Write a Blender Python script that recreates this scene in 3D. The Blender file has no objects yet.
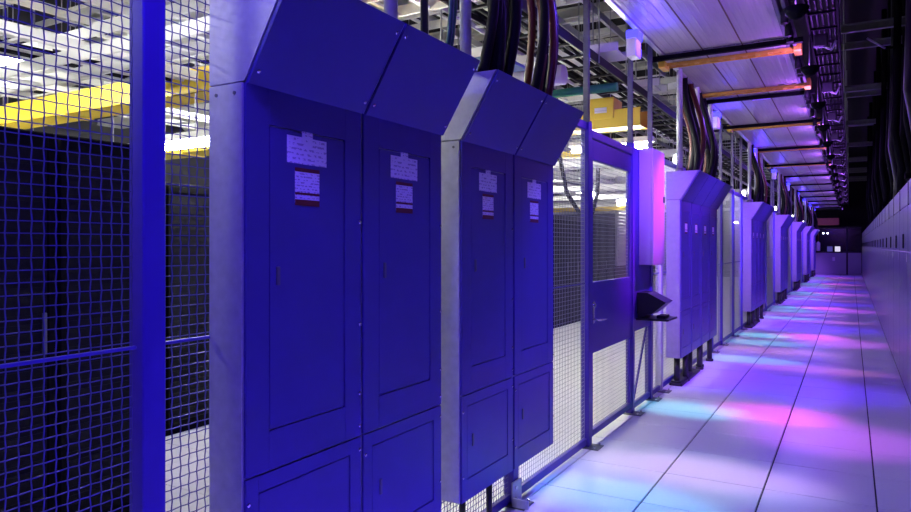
import bpy, bmesh, math, random
from mathutils import Vector, Matrix
random.seed(7)
S = bpy.context.scene
C = S.collection
PI = math.pi

# ------------------------------------------------------------------ camera, world, exposure
cam = bpy.data.cameras.new('camera')
co = bpy.data.objects.new('camera', cam); C.objects.link(co)
co.location = (0, 0, 1.532)
co.rotation_euler = (PI/2, 0, 0.5228)
cam.sensor_width = 36.0
cam.lens = 686.387/911*36.0
cam.shift_y = -10.35/911
cam.clip_start = 0.02; cam.clip_end = 200
S.camera = co
w = bpy.data.worlds.new('world'); S.world = w; w.use_nodes = True
w.node_tree.nodes['Background'].inputs[0].default_value = (0.02, 0.02, 0.06, 1)
w.node_tree.nodes['Background'].inputs[1].default_value = 0.05
S.view_settings.view_transform = 'Standard'
S.view_settings.look = 'None'
S.view_settings.gamma = 1.0
S.view_settings.use_curve_mapping = False
S.view_settings.exposure = 0.0
HALL = 92.0           # emission of the white hall tubes
BLUE = 32.0          # watts of each added blue under-tray bar
VIOLET = 34.0        # watts of each violet dome
POOL = 1.0           # factor for the added coloured spots
BLUE_C = (0.10, 0.045, 1.0)
VIOLET_C = (0.38, 0.10, 1.0)
MAGENTA_C = (1.0, 0.06, 0.75)
CYAN_C = (0.12, 0.75, 0.95)

def lamp(name, kind, loc, color, watts, target=None, size=0.1, size_y=None, angle=90, blend=1.0, parent=None, scale=None):
    l = bpy.data.lights.new(name, kind); l.color = color; l.energy = watts
    if kind == 'AREA':
        l.shape = 'RECTANGLE' if size_y else 'DISK'; l.size = size
        if size_y: l.size_y = size_y
    else:
        l.shadow_soft_size = size
    if kind == 'SPOT':
        l.spot_size = math.radians(angle); l.spot_blend = blend
    o = bpy.data.objects.new(name, l); C.objects.link(o); o.location = loc
    if target is not None:
        o.rotation_euler = (Vector(target) - Vector(loc)).to_track_quat('-Z', 'Y').to_euler()
    if scale: o.scale = scale
    if parent: o.parent = parent
    return o

# ------------------------------------------------------------------ materials
def mat(name, col, rough=0.5, metal=0.0, noise=0.0, nscale=12.0, bump=0.0, spec=0.5, stretch=(1, 1, 1), emit=None, estr=0.0):
    m = bpy.data.materials.new(name); m.use_nodes = True
    nt = m.node_tree; b = nt.nodes['Principled BSDF']
    b.inputs['Base Color'].default_value = (*col, 1)
    b.inputs['Roughness'].default_value = rough
    b.inputs['Metallic'].default_value = metal
    b.inputs['Specular IOR Level'].default_value = spec
    if emit:
        b.inputs['Emission Color'].default_value = (*emit, 1)
        b.inputs['Emission Strength'].default_value = estr
    if noise or bump:
        tc = nt.nodes.new('ShaderNodeTexCoord'); mp = nt.nodes.new('ShaderNodeMapping')
        mp.inputs['Scale'].default_value = stretch
        nz = nt.nodes.new('ShaderNodeTexNoise'); nz.inputs['Scale'].default_value = nscale; nz.inputs['Detail'].default_value = 5
        nt.links.new(tc.outputs['Object'], mp.inputs[0]); nt.links.new(mp.outputs[0], nz.inputs['Vector'])
        if noise:
            mx = nt.nodes.new('ShaderNodeMix'); mx.data_type = 'RGBA'
            mx.inputs[6].default_value = (*[c*(1-noise) for c in col], 1)
            mx.inputs[7].default_value = (*[min(1, c*(1+noise)) for c in col], 1)
            nt.links.new(nz.outputs['Fac'], mx.inputs[0]); nt.links.new(mx.outputs[2], b.inputs['Base Color'])
        if bump:
            bp = nt.nodes.new('ShaderNodeBump'); bp.inputs['Strength'].default_value = bump; bp.inputs['Distance'].default_value = 0.01
            nt.links.new(nz.outputs['Fac'], bp.inputs['Height']); nt.links.new(bp.outputs[0], b.inputs['Normal'])
    return m

def print_mat(name, paper, ink, row=0.016, word=55.0, amount=0.52):
    """paper with rows of small unreadable print"""
    m = bpy.data.materials.new(name); m.use_nodes = True
    nt = m.node_tree; b = nt.nodes['Principled BSDF']; b.inputs['Roughness'].default_value = 0.6
    N = nt.nodes.new; L = nt.links.new
    tc = N('ShaderNodeTexCoord'); sp = N('ShaderNodeSeparateXYZ'); L(tc.outputs['Object'], sp.inputs[0])
    d = N('ShaderNodeMath'); d.operation = 'DIVIDE'; d.inputs[1].default_value = row; L(sp.outputs['Z'], d.inputs[0])
    fr = N('ShaderNodeMath'); fr.operation = 'FRACT'; L(d.outputs[0], fr.inputs[0])
    lt = N('ShaderNodeMath'); lt.operation = 'LESS_THAN'; lt.inputs[1].default_value = 0.45; L(fr.outputs[0], lt.inputs[0])
    mp = N('ShaderNodeMapping'); mp.inputs['Scale'].default_value = (0.0, 1.0, 1.3); L(tc.outputs['Object'], mp.inputs[0])
    nz = N('ShaderNodeTexNoise'); nz.inputs['Scale'].default_value = word; L(mp.outputs[0], nz.inputs['Vector'])
    gt = N('ShaderNodeMath'); gt.operation = 'GREATER_THAN'; gt.inputs[1].default_value = amount; L(nz.outputs['Fac'], gt.inputs[0])
    mu = N('ShaderNodeMath'); mu.operation = 'MULTIPLY'; L(lt.outputs[0], mu.inputs[0]); L(gt.outputs[0], mu.inputs[1])
    mx = N('ShaderNodeMix'); mx.data_type = 'RGBA'; mx.inputs[6].default_value = (*paper, 1); mx.inputs[7].default_value = (*ink, 1)
    L(mu.outputs[0], mx.inputs[0]); L(mx.outputs[2], b.inputs['Base Color'])
    return m

M = dict(
    blue=mat('blue_paint', (0.062, 0.050, 0.235), 0.38, noise=0.10, nscale=6, spec=0.35),
    bluepost=mat('blue_post_paint', (0.06, 0.03, 0.34), 0.38, noise=0.08, nscale=9, spec=0.35),
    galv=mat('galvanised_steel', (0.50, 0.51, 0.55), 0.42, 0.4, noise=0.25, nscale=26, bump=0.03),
    strut=mat('zinc_strut', (0.15, 0.155, 0.17), 0.45, 0.6, noise=0.25, nscale=18),
    wire=mat('galvanised_wire', (0.36, 0.36, 0.44), 0.4, 0.5),
    dark=mat('black_steel', (0.012, 0.012, 0.016), 0.45, noise=0.3, nscale=14),
    cable=mat('black_cable', (0.006, 0.006, 0.008), 0.6, spec=0.15, noise=0.2, nscale=30),
    redcable=mat('dark_red_cable', (0.09, 0.012, 0.010), 0.4, noise=0.2, nscale=30),
    greencable=mat('green_cable', (0.01, 0.10, 0.045), 0.45, noise=0.2, nscale=30),
    tile=mat('white_floor_tile', (0.70, 0.70, 0.72), 0.30, noise=0.05, nscale=40, spec=0.4),
    grout=mat('floor_joint', (0.05, 0.05, 0.06), 0.8, noise=0.2),
    halltile=mat('hall_floor_tile', (0.80, 0.80, 0.78), 0.35, noise=0.06, nscale=30),
    black=mat('black_wall', (0.010, 0.010, 0.012), 0.8, noise=0.3, nscale=3),
    hallwall=mat('hall_wall', (0.08, 0.08, 0.08), 0.8, noise=0.1, nscale=3),
    rack=mat('black_rack', (0.004, 0.004, 0.005), 0.8, spec=0.08, noise=0.3, nscale=40),
    rackdoor=mat('perforated_rack_door', (0.010, 0.010, 0.012), 0.7, spec=0.12, noise=0.6, nscale=160, bump=0.3),
    greyrack=mat('grey_louvre', (0.42, 0.42, 0.43), 0.5, noise=0.1),
    white=mat('white_painted_steel', (0.80, 0.80, 0.77), 0.45, noise=0.08, nscale=8),
    yellow=mat('yellow_plastic', (0.90, 0.66, 0.05), 0.4, noise=0.08, nscale=8),
    yellowdark=mat('yellow_channel', (0.60, 0.34, 0.03), 0.45, noise=0.2, nscale=18),
    traypanel=mat('translucent_tray_panel', (0.38, 0.36, 0.34), 0.42, noise=0.22, nscale=5, stretch=(9, 0.35, 1), spec=0.4),
    aluminium=mat('aluminium_edge', (0.62, 0.62, 0.65), 0.35, 0.6, noise=0.1),
    greycab=mat('grey_cabinet_paint', (0.26, 0.26, 0.28), 0.42, noise=0.08, nscale=5, spec=0.45),
    greydoor=mat('grey_cabinet_door', (0.13, 0.13, 0.15), 0.28, noise=0.08, nscale=5, spec=0.6),  # doors toned darker than top panels, standing in for whiter light above
    paper=print_mat('printed_sheet', (0.90, 0.88, 0.88), (0.52, 0.46, 0.52)),
    papersmall=print_mat('printed_label', (0.88, 0.86, 0.88), (0.46, 0.38, 0.44), row=0.010, word=80),
    red=mat('red_label_band', (0.14, 0.008, 0.014), 0.5, noise=0.1),
    chrome=mat('chrome', (0.7, 0.7, 0.72), 0.2, 0.9, noise=0.03),
    plastic=mat('black_plastic', (0.012, 0.012, 0.014), 0.35, noise=0.2, nscale=20),
    screen=mat('lit_screen', (0.02, 0.02, 0.02), 0.4, emit=(0.8, 0.75, 1.0), estr=0.9, noise=0.02),
    bluescreen=mat('dim_blue_screen', (0.02, 0.02, 0.05), 0.4, emit=(0.12, 0.1, 0.5), estr=0.5, noise=0.02),
    tube=mat('white_fluorescent_tube', (0.9, 0.9, 0.88), 0.5, emit=(1.0, 0.98, 0.93), estr=HALL, noise=0.02),
    bulb=mat('white_bulb', (0.9, 0.9, 0.9), 0.5, emit=(0.95, 0.95, 1.0), estr=14, noise=0.02),
    ledblue=mat('blue_led', (0.02, 0.02, 0.3), 0.5, emit=(0.03, 0.025, 1.0), estr=5, noise=0.02),
    ledviolet=mat('violet_led', (0.3, 0.1, 0.9), 0.5, emit=(0.30, 0.12, 1.0), estr=0.8, noise=0.02),
    duct=mat('white_duct', (0.78, 0.78, 0.75), 0.5, noise=0.06, nscale=6),
    green=mat('green_pipe', (0.03, 0.28, 0.10), 0.45, noise=0.1),
    violetglass=mat('violet_glass', (0.03, 0.015, 0.10), 0.4, noise=0.05),
    orange=mat('orange_lit_tray_end', (0.40, 0.17, 0.04), 0.6, noise=0.2),  # orange light on the far tray underside put into the colour
    galvdark=mat('shaded_galvanised_steel', (0.24, 0.24, 0.28), 0.45, 0.2, noise=0.15, nscale=20),  # same steel as galv, darkened to offset white hall light on far panels
    soot=mat('soot_black_steel', (0.004, 0.004, 0.005), 0.8, spec=0.05, noise=0.3),
    glass=mat('dark_glass', (0.008, 0.008, 0.010), 0.12, noise=0.1, spec=0.4),
    partition=mat('grey_partition', (0.36, 0.35, 0.38), 0.5, noise=0.06),
    brown=mat('dark_wood', (0.10, 0.045, 0.02), 0.6, noise=0.3, nscale=10),
)

# ------------------------------------------------------------------ mesh helpers
class MB:
    def __init__(s): s.v = []; s.f = []
    def box(s, a, b):
        n = len(s.v); x0, y0, z0 = a; x1, y1, z1 = b
        s.v += [(x0,y0,z0),(x1,y0,z0),(x1,y1,z0),(x0,y1,z0),(x0,y0,z1),(x1,y0,z1),(x1,y1,z1),(x0,y1,z1)]
        s.f += [tuple(n+i for i in q) for q in ((0,3,2,1),(4,5,6,7),(0,1,5,4),(1,2,6,5),(2,3,7,6),(3,0,4,7))]
        return s
    def cbox(s, a, b, c=0.003):
        """box with chamfered edges"""
        bm = bmesh.new(); bmesh.ops.create_cube(bm, size=1)
        for v in bm.verts:
            v.co = Vector([(a[i]+b[i])/2 + v.co[i]*(b[i]-a[i]) for i in range(3)])
        bmesh.ops.bevel(bm, geom=bm.edges[:], offset=c, segments=1, affect='EDGES')
        s.add(bm); return s
    def add(s, bm):
        n = len(s.v); bm.verts.index_update()
        s.v += [tuple(v.co) for v in bm.verts]
        s.f += [tuple(n+v.index for v in f.verts) for f in bm.faces]
        bm.free(); return s
    def prism(s, poly, y0, y1, axis='y'):
        """polygon in the x-z plane (axis y) or y-z plane (axis x), extruded"""
        n = len(s.v); k = len(poly)
        for t in (y0, y1):
            for p, q in poly:
                s.v.append((p, t, q) if axis == 'y' else (t, p, q) if axis == 'x' else (p, q, t))
        s.f.append(tuple(range(n, n+k))); s.f.append(tuple(range(n+2*k-1, n+k-1, -1)))
        for i in range(k):
            j = (i+1) % k
            s.f.append((n+i, n+k+i, n+k+j, n+j))
        return s
    def tube(s, pts, r, n=8, caps=True):
        P = [Vector(p) for p in pts]; base = len(s.v)
        up = None
        for i, p in enumerate(P):
            t = (P[min(i+1, len(P)-1)] - P[max(i-1, 0)]).normalized()
            if up is None:
                up = t.orthogonal().normalized()
            u = (up - t*up.dot(t)).normalized(); v = t.cross(u); up = u
            rr = r[i] if isinstance(r, (list, tuple)) else r
            for k in range(n):
                a = 2*PI*k/n
                s.v.append(tuple(p + u*math.cos(a)*rr + v*math.sin(a)*rr))
        for i in range(len(P)-1):
            for k in range(n):
                a = base+i*n+k; b = base+i*n+(k+1) % n
                s.f.append((a, b, b+n, a+n))
        if caps:
            s.f.append(tuple(base+k for k in range(n-1, -1, -1)))
            e = base+(len(P)-1)*n
            s.f.append(tuple(e+k for k in range(n)))
        return s
    def mesh(s, name, m):
        me = bpy.data.meshes.new(name); me.from_pydata(s.v, [], s.f); me.update()
        bm = bmesh.new(); bm.from_mesh(me); bmesh.ops.recalc_face_normals(bm, faces=bm.faces[:]); bm.to_mesh(me); bm.free()
        if m: me.materials.append(m)
        return me
    def build(s, name, m, parent=None, loc=(0, 0, 0), smooth=False):
        me = s.mesh(name, m)
        if smooth:
            for p in me.polygons: p.use_smooth = len(p.vertices) == 4
        return link(name, me, parent, loc)

def link(name, me, parent=None, loc=(0, 0, 0)):
    o = bpy.data.objects.new(name, me); C.objects.link(o); o.location = loc
    if parent: o.parent = parent
    return o
def tag(o, label=None, cat=None, group=None, kind=None):
    if label: o['label'] = label
    if cat: o['category'] = cat
    if group: o['group'] = group
    if kind: o['kind'] = kind
    return o
def thing(name, loc, label, cat, group=None):
    o = bpy.data.objects.new(name, None); C.objects.link(o); o.location = loc; o.empty_display_size = 0.1
    return tag(o, label, cat, group)
def struct(name, mb, m, **k):
    return tag(mb.build(name, m, **k), kind='structure')
def copy_tree(o, parent=None):
    c = o.copy(); C.objects.link(c)
    if parent:
        c.parent = parent; c.matrix_parent_inverse = o.matrix_parent_inverse
    for ch in list(KIDS.get(o.name, [])): copy_tree(ch, c)
    return c
KIDS = {}
def index_kids(root):
    KIDS[root.name] = [x for x in C.objects if x.parent == root]
    for x in KIDS[root.name]: index_kids(x)
def dup(root, loc, label=None, group=None):
    if root.name not in KIDS: index_kids(root)
    c = copy_tree(root); c.location = loc
    if label: c['label'] = label
    if group: c['group'] = group
    return c
ORD = ['first','second','third','fourth','fifth','sixth','seventh','eighth','ninth','tenth','eleventh','twelfth','thirteenth','fourteenth','fifteenth','sixteenth','seventeenth','eighteenth','nineteenth','twentieth','twenty-first','twenty-second','twenty-third','twenty-fourth','twenty-fifth','twenty-sixth','twenty-seventh','twenty-eighth','twenty-ninth','thirtieth','thirty-first','thirty-second']

YEND = 41.6
FX = -1.75            # plane of the fence
BAY = 6.1
# ------------------------------------------------------------------ the shell
fl = struct('floor', MB().box((-14, -4, -0.3), (4, 46, -0.012)), M['grout'])
T = 0.61; g = 0.0035; gl = 0.005
cols = [(-1.698, -1.088), (-1.088, -0.478), (-0.478, 0.132), (0.132, 0.60)]
ys = 4.107 - 8*T
tmesh = {}
far = MB()
for j in range(74):
    y0 = ys + j*T
    for (x0, x1) in cols:
        wv = round(x1-x0, 3)
        if y0 < 25.5 and y0 > -1.0:
            if wv not in tmesh:
                tmesh[wv] = MB().cbox((gl, g, -0.014), (wv-gl, T-g, 0.0), 0.0025).mesh('floor_tile', M['tile'])
            link('floor_tile', tmesh[wv], fl, (x0, y0, 0))
        else:
            far.box((x0+gl, y0+g, -0.014), (x1-gl, y0+T-g, 0.0))
tag(far.build('floor_tiling', M['tile'], fl), kind='stuff')
hall = MB()
for j in range(60):
    for i in range(16):
        x1 = -1.698 - i*T; y0 = ys + j*T
        hall.box((x1-T+g, y0+g, -0.014), (x1-g, y0+T-g, 0.0))
tag(hall.build('hall_floor_tiling', M['halltile'], fl), kind='stuff')
struct('ceiling', MB().box((-14, -4, 6.2), (4, 46, 6.4)), M['black'])
struct('wall_right', MB().box((1.9, -4, -0.3), (2.1, 46, 6.2)), M['black'])
struct('wall_left', MB().box((-12.2, -4, -0.3), (-12.0, 46, 6.2)), M['hallwall'])
struct('wall_back', MB().box((-12, -4.2, -0.3), (1.9, -4.0, 6.2)), M['black'])
struct('wall_end', MB().box((-12, 45.0, -0.3), (1.9, 45.2, 6.2)), M['black'])

# ------------------------------------------------------------------ electrical panels with hoods
PW = 0.58; PD = 0.158; ZB = 0.31; ZT = 2.03
def make_panel(width, detail):
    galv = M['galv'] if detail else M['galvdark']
    r = thing('electrical_panel', (0, 0, 0), '', 'electrical panel')
    w2 = width-0.006
    MB().cbox((0.0, 0.003, ZB), (PD-0.012, w2, ZT), 0.002).build('enclosure', galv, r)
    # upper cover: a frame round the door, lower cover likewise
    def cover(name, z0, z1, dy0, dy1, dz0, dz1):
        x0, x1 = PD-0.0118, PD
        m = MB()
        e = 0.009 if detail else 0.016
        m.cbox((x0, e, z0), (x1, dy0, z1), 0.0015).cbox((x0, dy1, z0), (x1, w2+0.003-e, z1), 0.0015)
        m.box((x0, dy0, z0+0.001), (x1-0.0004, dy1, dz0)).box((x0, dy0, dz1), (x1-0.0004, dy1, z1-0.001))
        return m.build(name, M['blue'], r)
    cover('upper_cover', 0.822, ZT, 0.105, width-0.105, 0.945, 1.915)
    cover('lower_cover', ZB, 0.816, 0.06, width-0.075, 0.41, 0.765)
    d = MB().cbox((PD-0.012, 0.109, 0.949), (PD-0.0025, width-0.109, 1.911), 0.002).build('door', M['blue'], r)
    MB().cbox((PD-0.003, 0.135, 1.405), (PD+0.004, 0.151, 1.465), 0.002).build('latch', M['strut'], d)
    d2 = MB().cbox((PD-0.012, 0.064, 0.414), (PD-0.0025, width-0.079, 0.761), 0.002).build('lower_door', M['blue'], r)
    MB().cbox((PD-0.003, 0.11, 0.56), (PD+0.004, 0.124, 0.62), 0.002).build('latch', M['strut'], d2)
    # hood leaning out over the corridor
    h = MB().prism([(0, ZT+0.004), (PD-0.004, ZT+0.004), (0.339, 2.34), (0, 2.34)], 0.005, width-0.005).build('wireway_hood', galv, r)
    nx, nz = 0.31, -0.189; ln = math.hypot(nx, nz); nx /= ln; nz /= ln
    a = (PD-0.002, ZT+0.001); b = (0.345, 2.342); t = 0.012
    MB().prism([a, (a[0]+nx*t, a[1]+nz*t), (b[0]+nx*t, b[1]+nz*t), b], 0.010, width-0.010).build('hood_cover', M['blue'], h)
    if detail:
        sc = MB().tube([(0, 0, 0), (0.004, 0, 0), (0.006, 0, 0)], [0.007, 0.007, 0.004], 8)
        me = sc.mesh('screw', M['chrome'])
        for y, z in ((0.018, 0.74), (0.018, 0.43), (w2-0.016, 0.86), (w2-0.016, 0.98), (w2-0.016, 1.24), (w2-0.016, 1.62), (w2-0.016, 0.77), (w2-0.016, 0.48)):
            link('screw', me, r, (PD-0.001, y, z))
        for y in (0.03, width-0.03):
            for q in (0.12, 0.88):
                o = link('screw', me, h, (a[0]+(b[0]-a[0])*q+nx*(t-0.001), y, a[1]+(b[1]-a[1])*q+nz*(t-0.001)))
                o.rotation_euler = (0, math.atan2(-nz, nx), 0)
        me2 = MB().tube([(0, 0, 0), (0, -0.004, 0)], 0.006, 8).mesh('side_rivet', M['strut'])
        for x in (0.035, 0.115): link('rivet', me2, r, (x, 0.004, 2.0))
    # paper sheet with a tab, and a narrow label with dark red bands
    c = width/2-0.01
    x = PD-0.0026
    sh = MB().box((x, -0.097, -0.045), (x+0.001, 0.097, 0.045)).build('label_sheet', M['paper'], r, (0, c, 1.85))
    if not detail: bpy.data.objects.remove(sh); sh = None
    if sh: tg(sh, 'white printed paper sheet')
    if sh: MB().box((x, -0.026, 0.045), (x+0.001, 0.026, 0.069)).build('label_tab', M['papersmall'], sh)
    wl = MB().box((x, -0.06, -0.055), (x+0.001, 0.06, 0.052)).build('warning_label', M['papersmall'], r, (0, c, 1.73))
    tg(wl, 'narrow white label crossed by dark red bands')
    for z0, z1 in ((0.049, 0.062), (-0.028, -0.020), (-0.064, -0.044)):
        MB().box((x+0.0002, -0.06, z0), (x+0.0014, 0.06, z1)).build('red_band', M['red'], wl)
    return r
def tg(o, l): o['label'] = l; return o
PG = 'blue electrical panels along the mesh fence'
p0 = make_panel(0.585, True)
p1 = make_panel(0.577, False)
spots = [1.48, 2.062, 2.815, 3.40]
PL = ['blue electrical panel nearest the camera with broad grey side showing',
      'blue electrical panel second from the near end, beside the gap between pairs',
      'blue electrical panel just past the narrow gap, its slim grey side showing',
      'blue electrical panel at the far end of the nearest four, before the door']
for i, y in enumerate(spots):
    o = p0 if i == 0 else dup(p0, (FX, y, 0))
    o.location = (FX, y, 0); tag(o, PL[i], 'electrical panel', PG)
first = True
for k in range(1, 7):
    for i in range(4):
        y = 1.54+BAY*k+0.577*i
        lab = '%s blue panel from near end in the %s electrical panel group' % (ORD[i], ORD[k])
        if k == 1: lab = '%s blue panel from the near end in the group just beyond the tall box' % ORD[i]
        if first: p1.location = (FX, y, 0); o = p1; first = False
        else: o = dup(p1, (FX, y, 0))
        tag(o, lab, 'electrical panel', PG)

# ------------------------------------------------------------------ fence: posts, mesh panels, door
PX0, PX1, PWD = -1.783, -1.718, 0.075
def make_post(height, m):
    r = thing('fence_post', (0, 0, 0), '', 'post')
    MB().cbox((PX0-FX, 0, 0.008), (PX1-FX, PWD, height), 0.004).build('post', m, r)
    MB().cbox((-0.085, -0.035, 0), (0.115, PWD+0.035, 0.008), 0.002).build('base_plate', M['strut'], r)
    for q in (-0.02, PWD+0.02):
        MB().tube([(0.085, q, 0.008), (0.085, q, 0.022)], 0.009, 6).build('bolt', M['chrome'], r)
    return r
post_a = make_post(2.47, M['bluepost'])
post_g = make_post(2.47, M['galv'])
FG = 'posts of the mesh fence'
posts = [(1.229, post_a, 'wide blue fence post nearest the camera, between the mesh and first panel'),
         (3.665, post_a, 'blue fence post with bolted foot under the second pair of panels'),
         (5.00, post_a, 'blue fence post on the near side of the mesh door'),
         (6.20, post_a, 'blue fence post on the far side of the mesh door'),
         (6.87, post_a, 'thin blue fence post behind the tall magenta lit box'),
         (7.30, post_g, 'grey galvanised fence post between the tall box and second group of panels'),
         (10.36, post_a, 'blue fence post right after the second group of panels'),
         (11.2, post_a, 'blue fence post in mid gap after the second group of panels'),
         (12.4, post_a, 'blue fence post farther along the gap after the second panel group'),
         (-0.60, post_a, 'blue fence post outside the left edge beside the camera')]
for k in range(2, 7):
    for q, d in ((7.36-BAY, 'just before'), (10.36-BAY, 'just after'), (11.5-BAY, 'midway past')):
        posts.append((q+BAY*k, post_a, 'blue fence post %s the %s group of panels' % (d, ORD[k])))
used = set()
for y, src, lab in posts:
    if src.name in used: o = dup(src, (FX, y, 0))
    else: index_kids(src); used.add(src.name); o = src; o.location = (FX, y, 0)
    tag(o, lab, 'post', FG)

P = 0.03
def mesh_wires(y0, y1, z0, z1, crimp, r=0.0019):
    m = MB()
    ny = int((y1-y0)/P); nz = int((z1-z0)/P)
    for i in range(ny+1):
        y = y0+(y1-y0)*i/ny
        if crimp:
            pts = [(0.0022*(1 if (i+j) % 2 else -1), y, z0+(z1-z0)*j/nz) for j in range(nz+1)]
        else: pts = [(0.001, y, z0), (0.001, y, z1)]
        m.tube(pts, r, 4 if crimp else 3, False)
    for j in range(nz+1):
        z = z0+(z1-z0)*j/nz
        if crimp:
            pts = [(-0.0022*(1 if (i+j) % 2 else -1), y0+(y1-y0)*i/ny, z) for i in range(ny+1)]
        else: pts = [(-0.001, y0, z), (-0.001, y1, z)]
        m.tube(pts, r, 4 if crimp else 3, False)
    return m
def mesh_panel(y0, y1, lab, crimp=False, rails=(0.045, 1.245, 2.44), z1=2.44):
    r = thing('mesh_fence_panel', (FX, y0, 0), lab, 'fence panel', 'wire mesh panels of the fence')
    L = y1-y0
    tag(mesh_wires(0.012, L-0.012, 0.05, z1, crimp).build('wire_mesh', M['wire'] if not crimp else M['bluewire'], r), kind='stuff')
    for n, z, hh in (('bottom_rail', rails[0], 0.025), ('middle_rail', rails[1], 0.005), ('top_rail', rails[2], 0.03)):
        dx = 0.006 if n == 'middle_rail' else 0.016
        MB().cbox((-dx, 0.0, z-hh), (dx, L, z+hh), 0.002).build(n, M['bluepost'], r)
    return r
M['bluewire'] = mat('blue_coated_wire', (0.06, 0.045, 0.26), 0.4, 0.2, noise=0.15, nscale=8)
mesh_panel(-0.52, 1.228, 'wire mesh fence panel nearest the camera, left of the blue post', True)
mesh_panel(1.305, 3.664, 'wire mesh fence panel running behind the nearest pair of panels', True)
mesh_panel(3.741, 4.999, 'wire mesh fence panel between the second pair of panels and the door')
mesh_panel(6.946, 7.299, 'narrow wire mesh fence panel behind the grey post past the tall box')
mesh_panel(7.376, 10.359, 'wire mesh fence panel behind the second group of panels')
mesh_panel(10.436, 11.199, 'wire mesh fence panel right after the second group of panels')
mesh_panel(11.276, 12.399, 'wire mesh fence panel in the wide gap past the second group')
mesh_panel(12.476, 7.36+BAY-0.001, 'wire mesh fence panel just before the third group of panels')
for k in range(2, 7):
    b = BAY*(k-1)
    mesh_panel(7.436+b, 10.359+b, 'wire mesh fence panel behind the %s group of panels' % ORD[k])
    mesh_panel(10.436+b, 11.499+b, 'wire mesh fence panel just past the %s group of panels' % ORD[k])
    if k < 6: mesh_panel(11.576+b, 7.359+BAY*k, 'wire mesh fence panel halfway from %s group to the next' % ORD[k])
# door
d = thing('mesh_door', (FX, 5.076, 0), 'blue door in the mesh fence with mesh window and lower mesh', 'door')
L = 1.123
MB().cbox((-0.02, 0, 0.06), (0.024, 0.045, 2.35), 0.003).cbox((-0.02, L-0.045, 0.06), (0.024, L, 2.35), 0.003).build('stile', M['bluepost'], d)
MB().cbox((-0.02, 0.045, 0.06), (0.024, L-0.045, 0.11), 0.003).build('bottom_rail', M['bluepost'], d)
MB().cbox((-0.02, 0.045, 2.20), (0.024, L-0.045, 2.35), 0.003).build('top_rail', M['bluepost'], d)
MB().cbox((-0.018, 0.045, 0.70), (0.022, L-0.045, 1.25), 0.003).build('lock_panel', M['bluepost'], d)
tag(mesh_wires(0.045, L-0.045, 1.25, 2.20, False).build('window_mesh', M['wire'], d), kind='stuff')
tag(mesh_wires(0.045, L-0.045, 0.11, 0.70, False).build('lower_mesh', M['wire'], d), kind='stuff')
hp = MB().cbox((0.022, 0.03, 0.93), (0.030, 0.07, 1.10), 0.002).build('lock_plate', M['chrome'], d)
MB().tube([(0.03, 0.05, 0.96), (0.075, 0.05, 0.96), (0.082, 0.07, 0.96), (0.082, 0.19, 0.955)], 0.008, 8).build('lever', M['chrome'], hp, smooth=True)
MB().tube([(0.03, 0.05, 1.07), (0.042, 0.05, 1.07)], 0.016, 10).build('lock_cylinder', M['chrome'], hp)
hd = MB().cbox((PX0, 5.076, 2.36), (PX1, 6.199, 2.42), 0.004).build('door_header', M['bluepost'])
tag(hd, 'blue header beam over the mesh door', 'beam')
# fixed side panel next to the door
sp = thing('side_panel', (FX, 6.276, 0), 'narrow fixed blue panel with mesh foot, right of the door', 'fence panel')
MB().cbox((-0.015, 0, 0.74), (0.02, 0.593, 2.44), 0.003).build('sheet', M['bluepost'], sp)
MB().cbox((-0.015, 0, 0.03), (0.02, 0.593, 0.08), 0.003).build('bottom_rail', M['bluepost'], sp)
MB().tube([(0.0, 0.06, 0.09), (0.0, 0.52, 0.73)], 0.012, 6).build('brace', M['bluepost'], sp)
tag(mesh_wires(0.005, 0.588, 0.08, 0.74, False).build('wire_mesh', M['wire'], sp), kind='stuff')
# tall box
tb = thing('tall_box', (FX+0.022, 6.45, 1.35), 'tall grey wall box lit magenta, hung right of the mesh door', 'box')
MB().cbox((0, 0, 0), (0.115, 0.44, 1.09), 0.004).build('housing', M['greycab'], tb)
MB().cbox((0.115, -0.002, -0.002), (0.135, 0.442, 1.092), 0.005).build('front_cover', M['greycab'], tb)
MB().cbox((0.135, 0.385, 0.60), (0.148, 0.41, 0.66), 0.003).build('latch', M['dark'], tb)
# black access terminal on a shelf
te = thing('access_terminal', (FX+0.016, 6.36, 0.84), 'black hooded terminal on a small shelf right of the mesh door', 'terminal')
MB().cbox((0, 0.0, 0.0), (0.30, 0.36, 0.018), 0.003).build('shelf', M['plastic'], te)
MB().prism([(0, 0.06), (0.14, 0.06), (0.27, 0.17), (0.10, 0.255), (0, 0.255)], 0.03, 0.31).build('hood', M['plastic'], te)
MB().prism([(0, 0.018), (0.06, 0.018), (0.10, 0.06), (0, 0.06)], 0.05, 0.29).build('bracket', M['plastic'], te)
MB().cbox((0.17, 0.08, 0.018), (0.25, 0.26, 0.045), 0.004).build('keypad', M['dark'], te)

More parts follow.
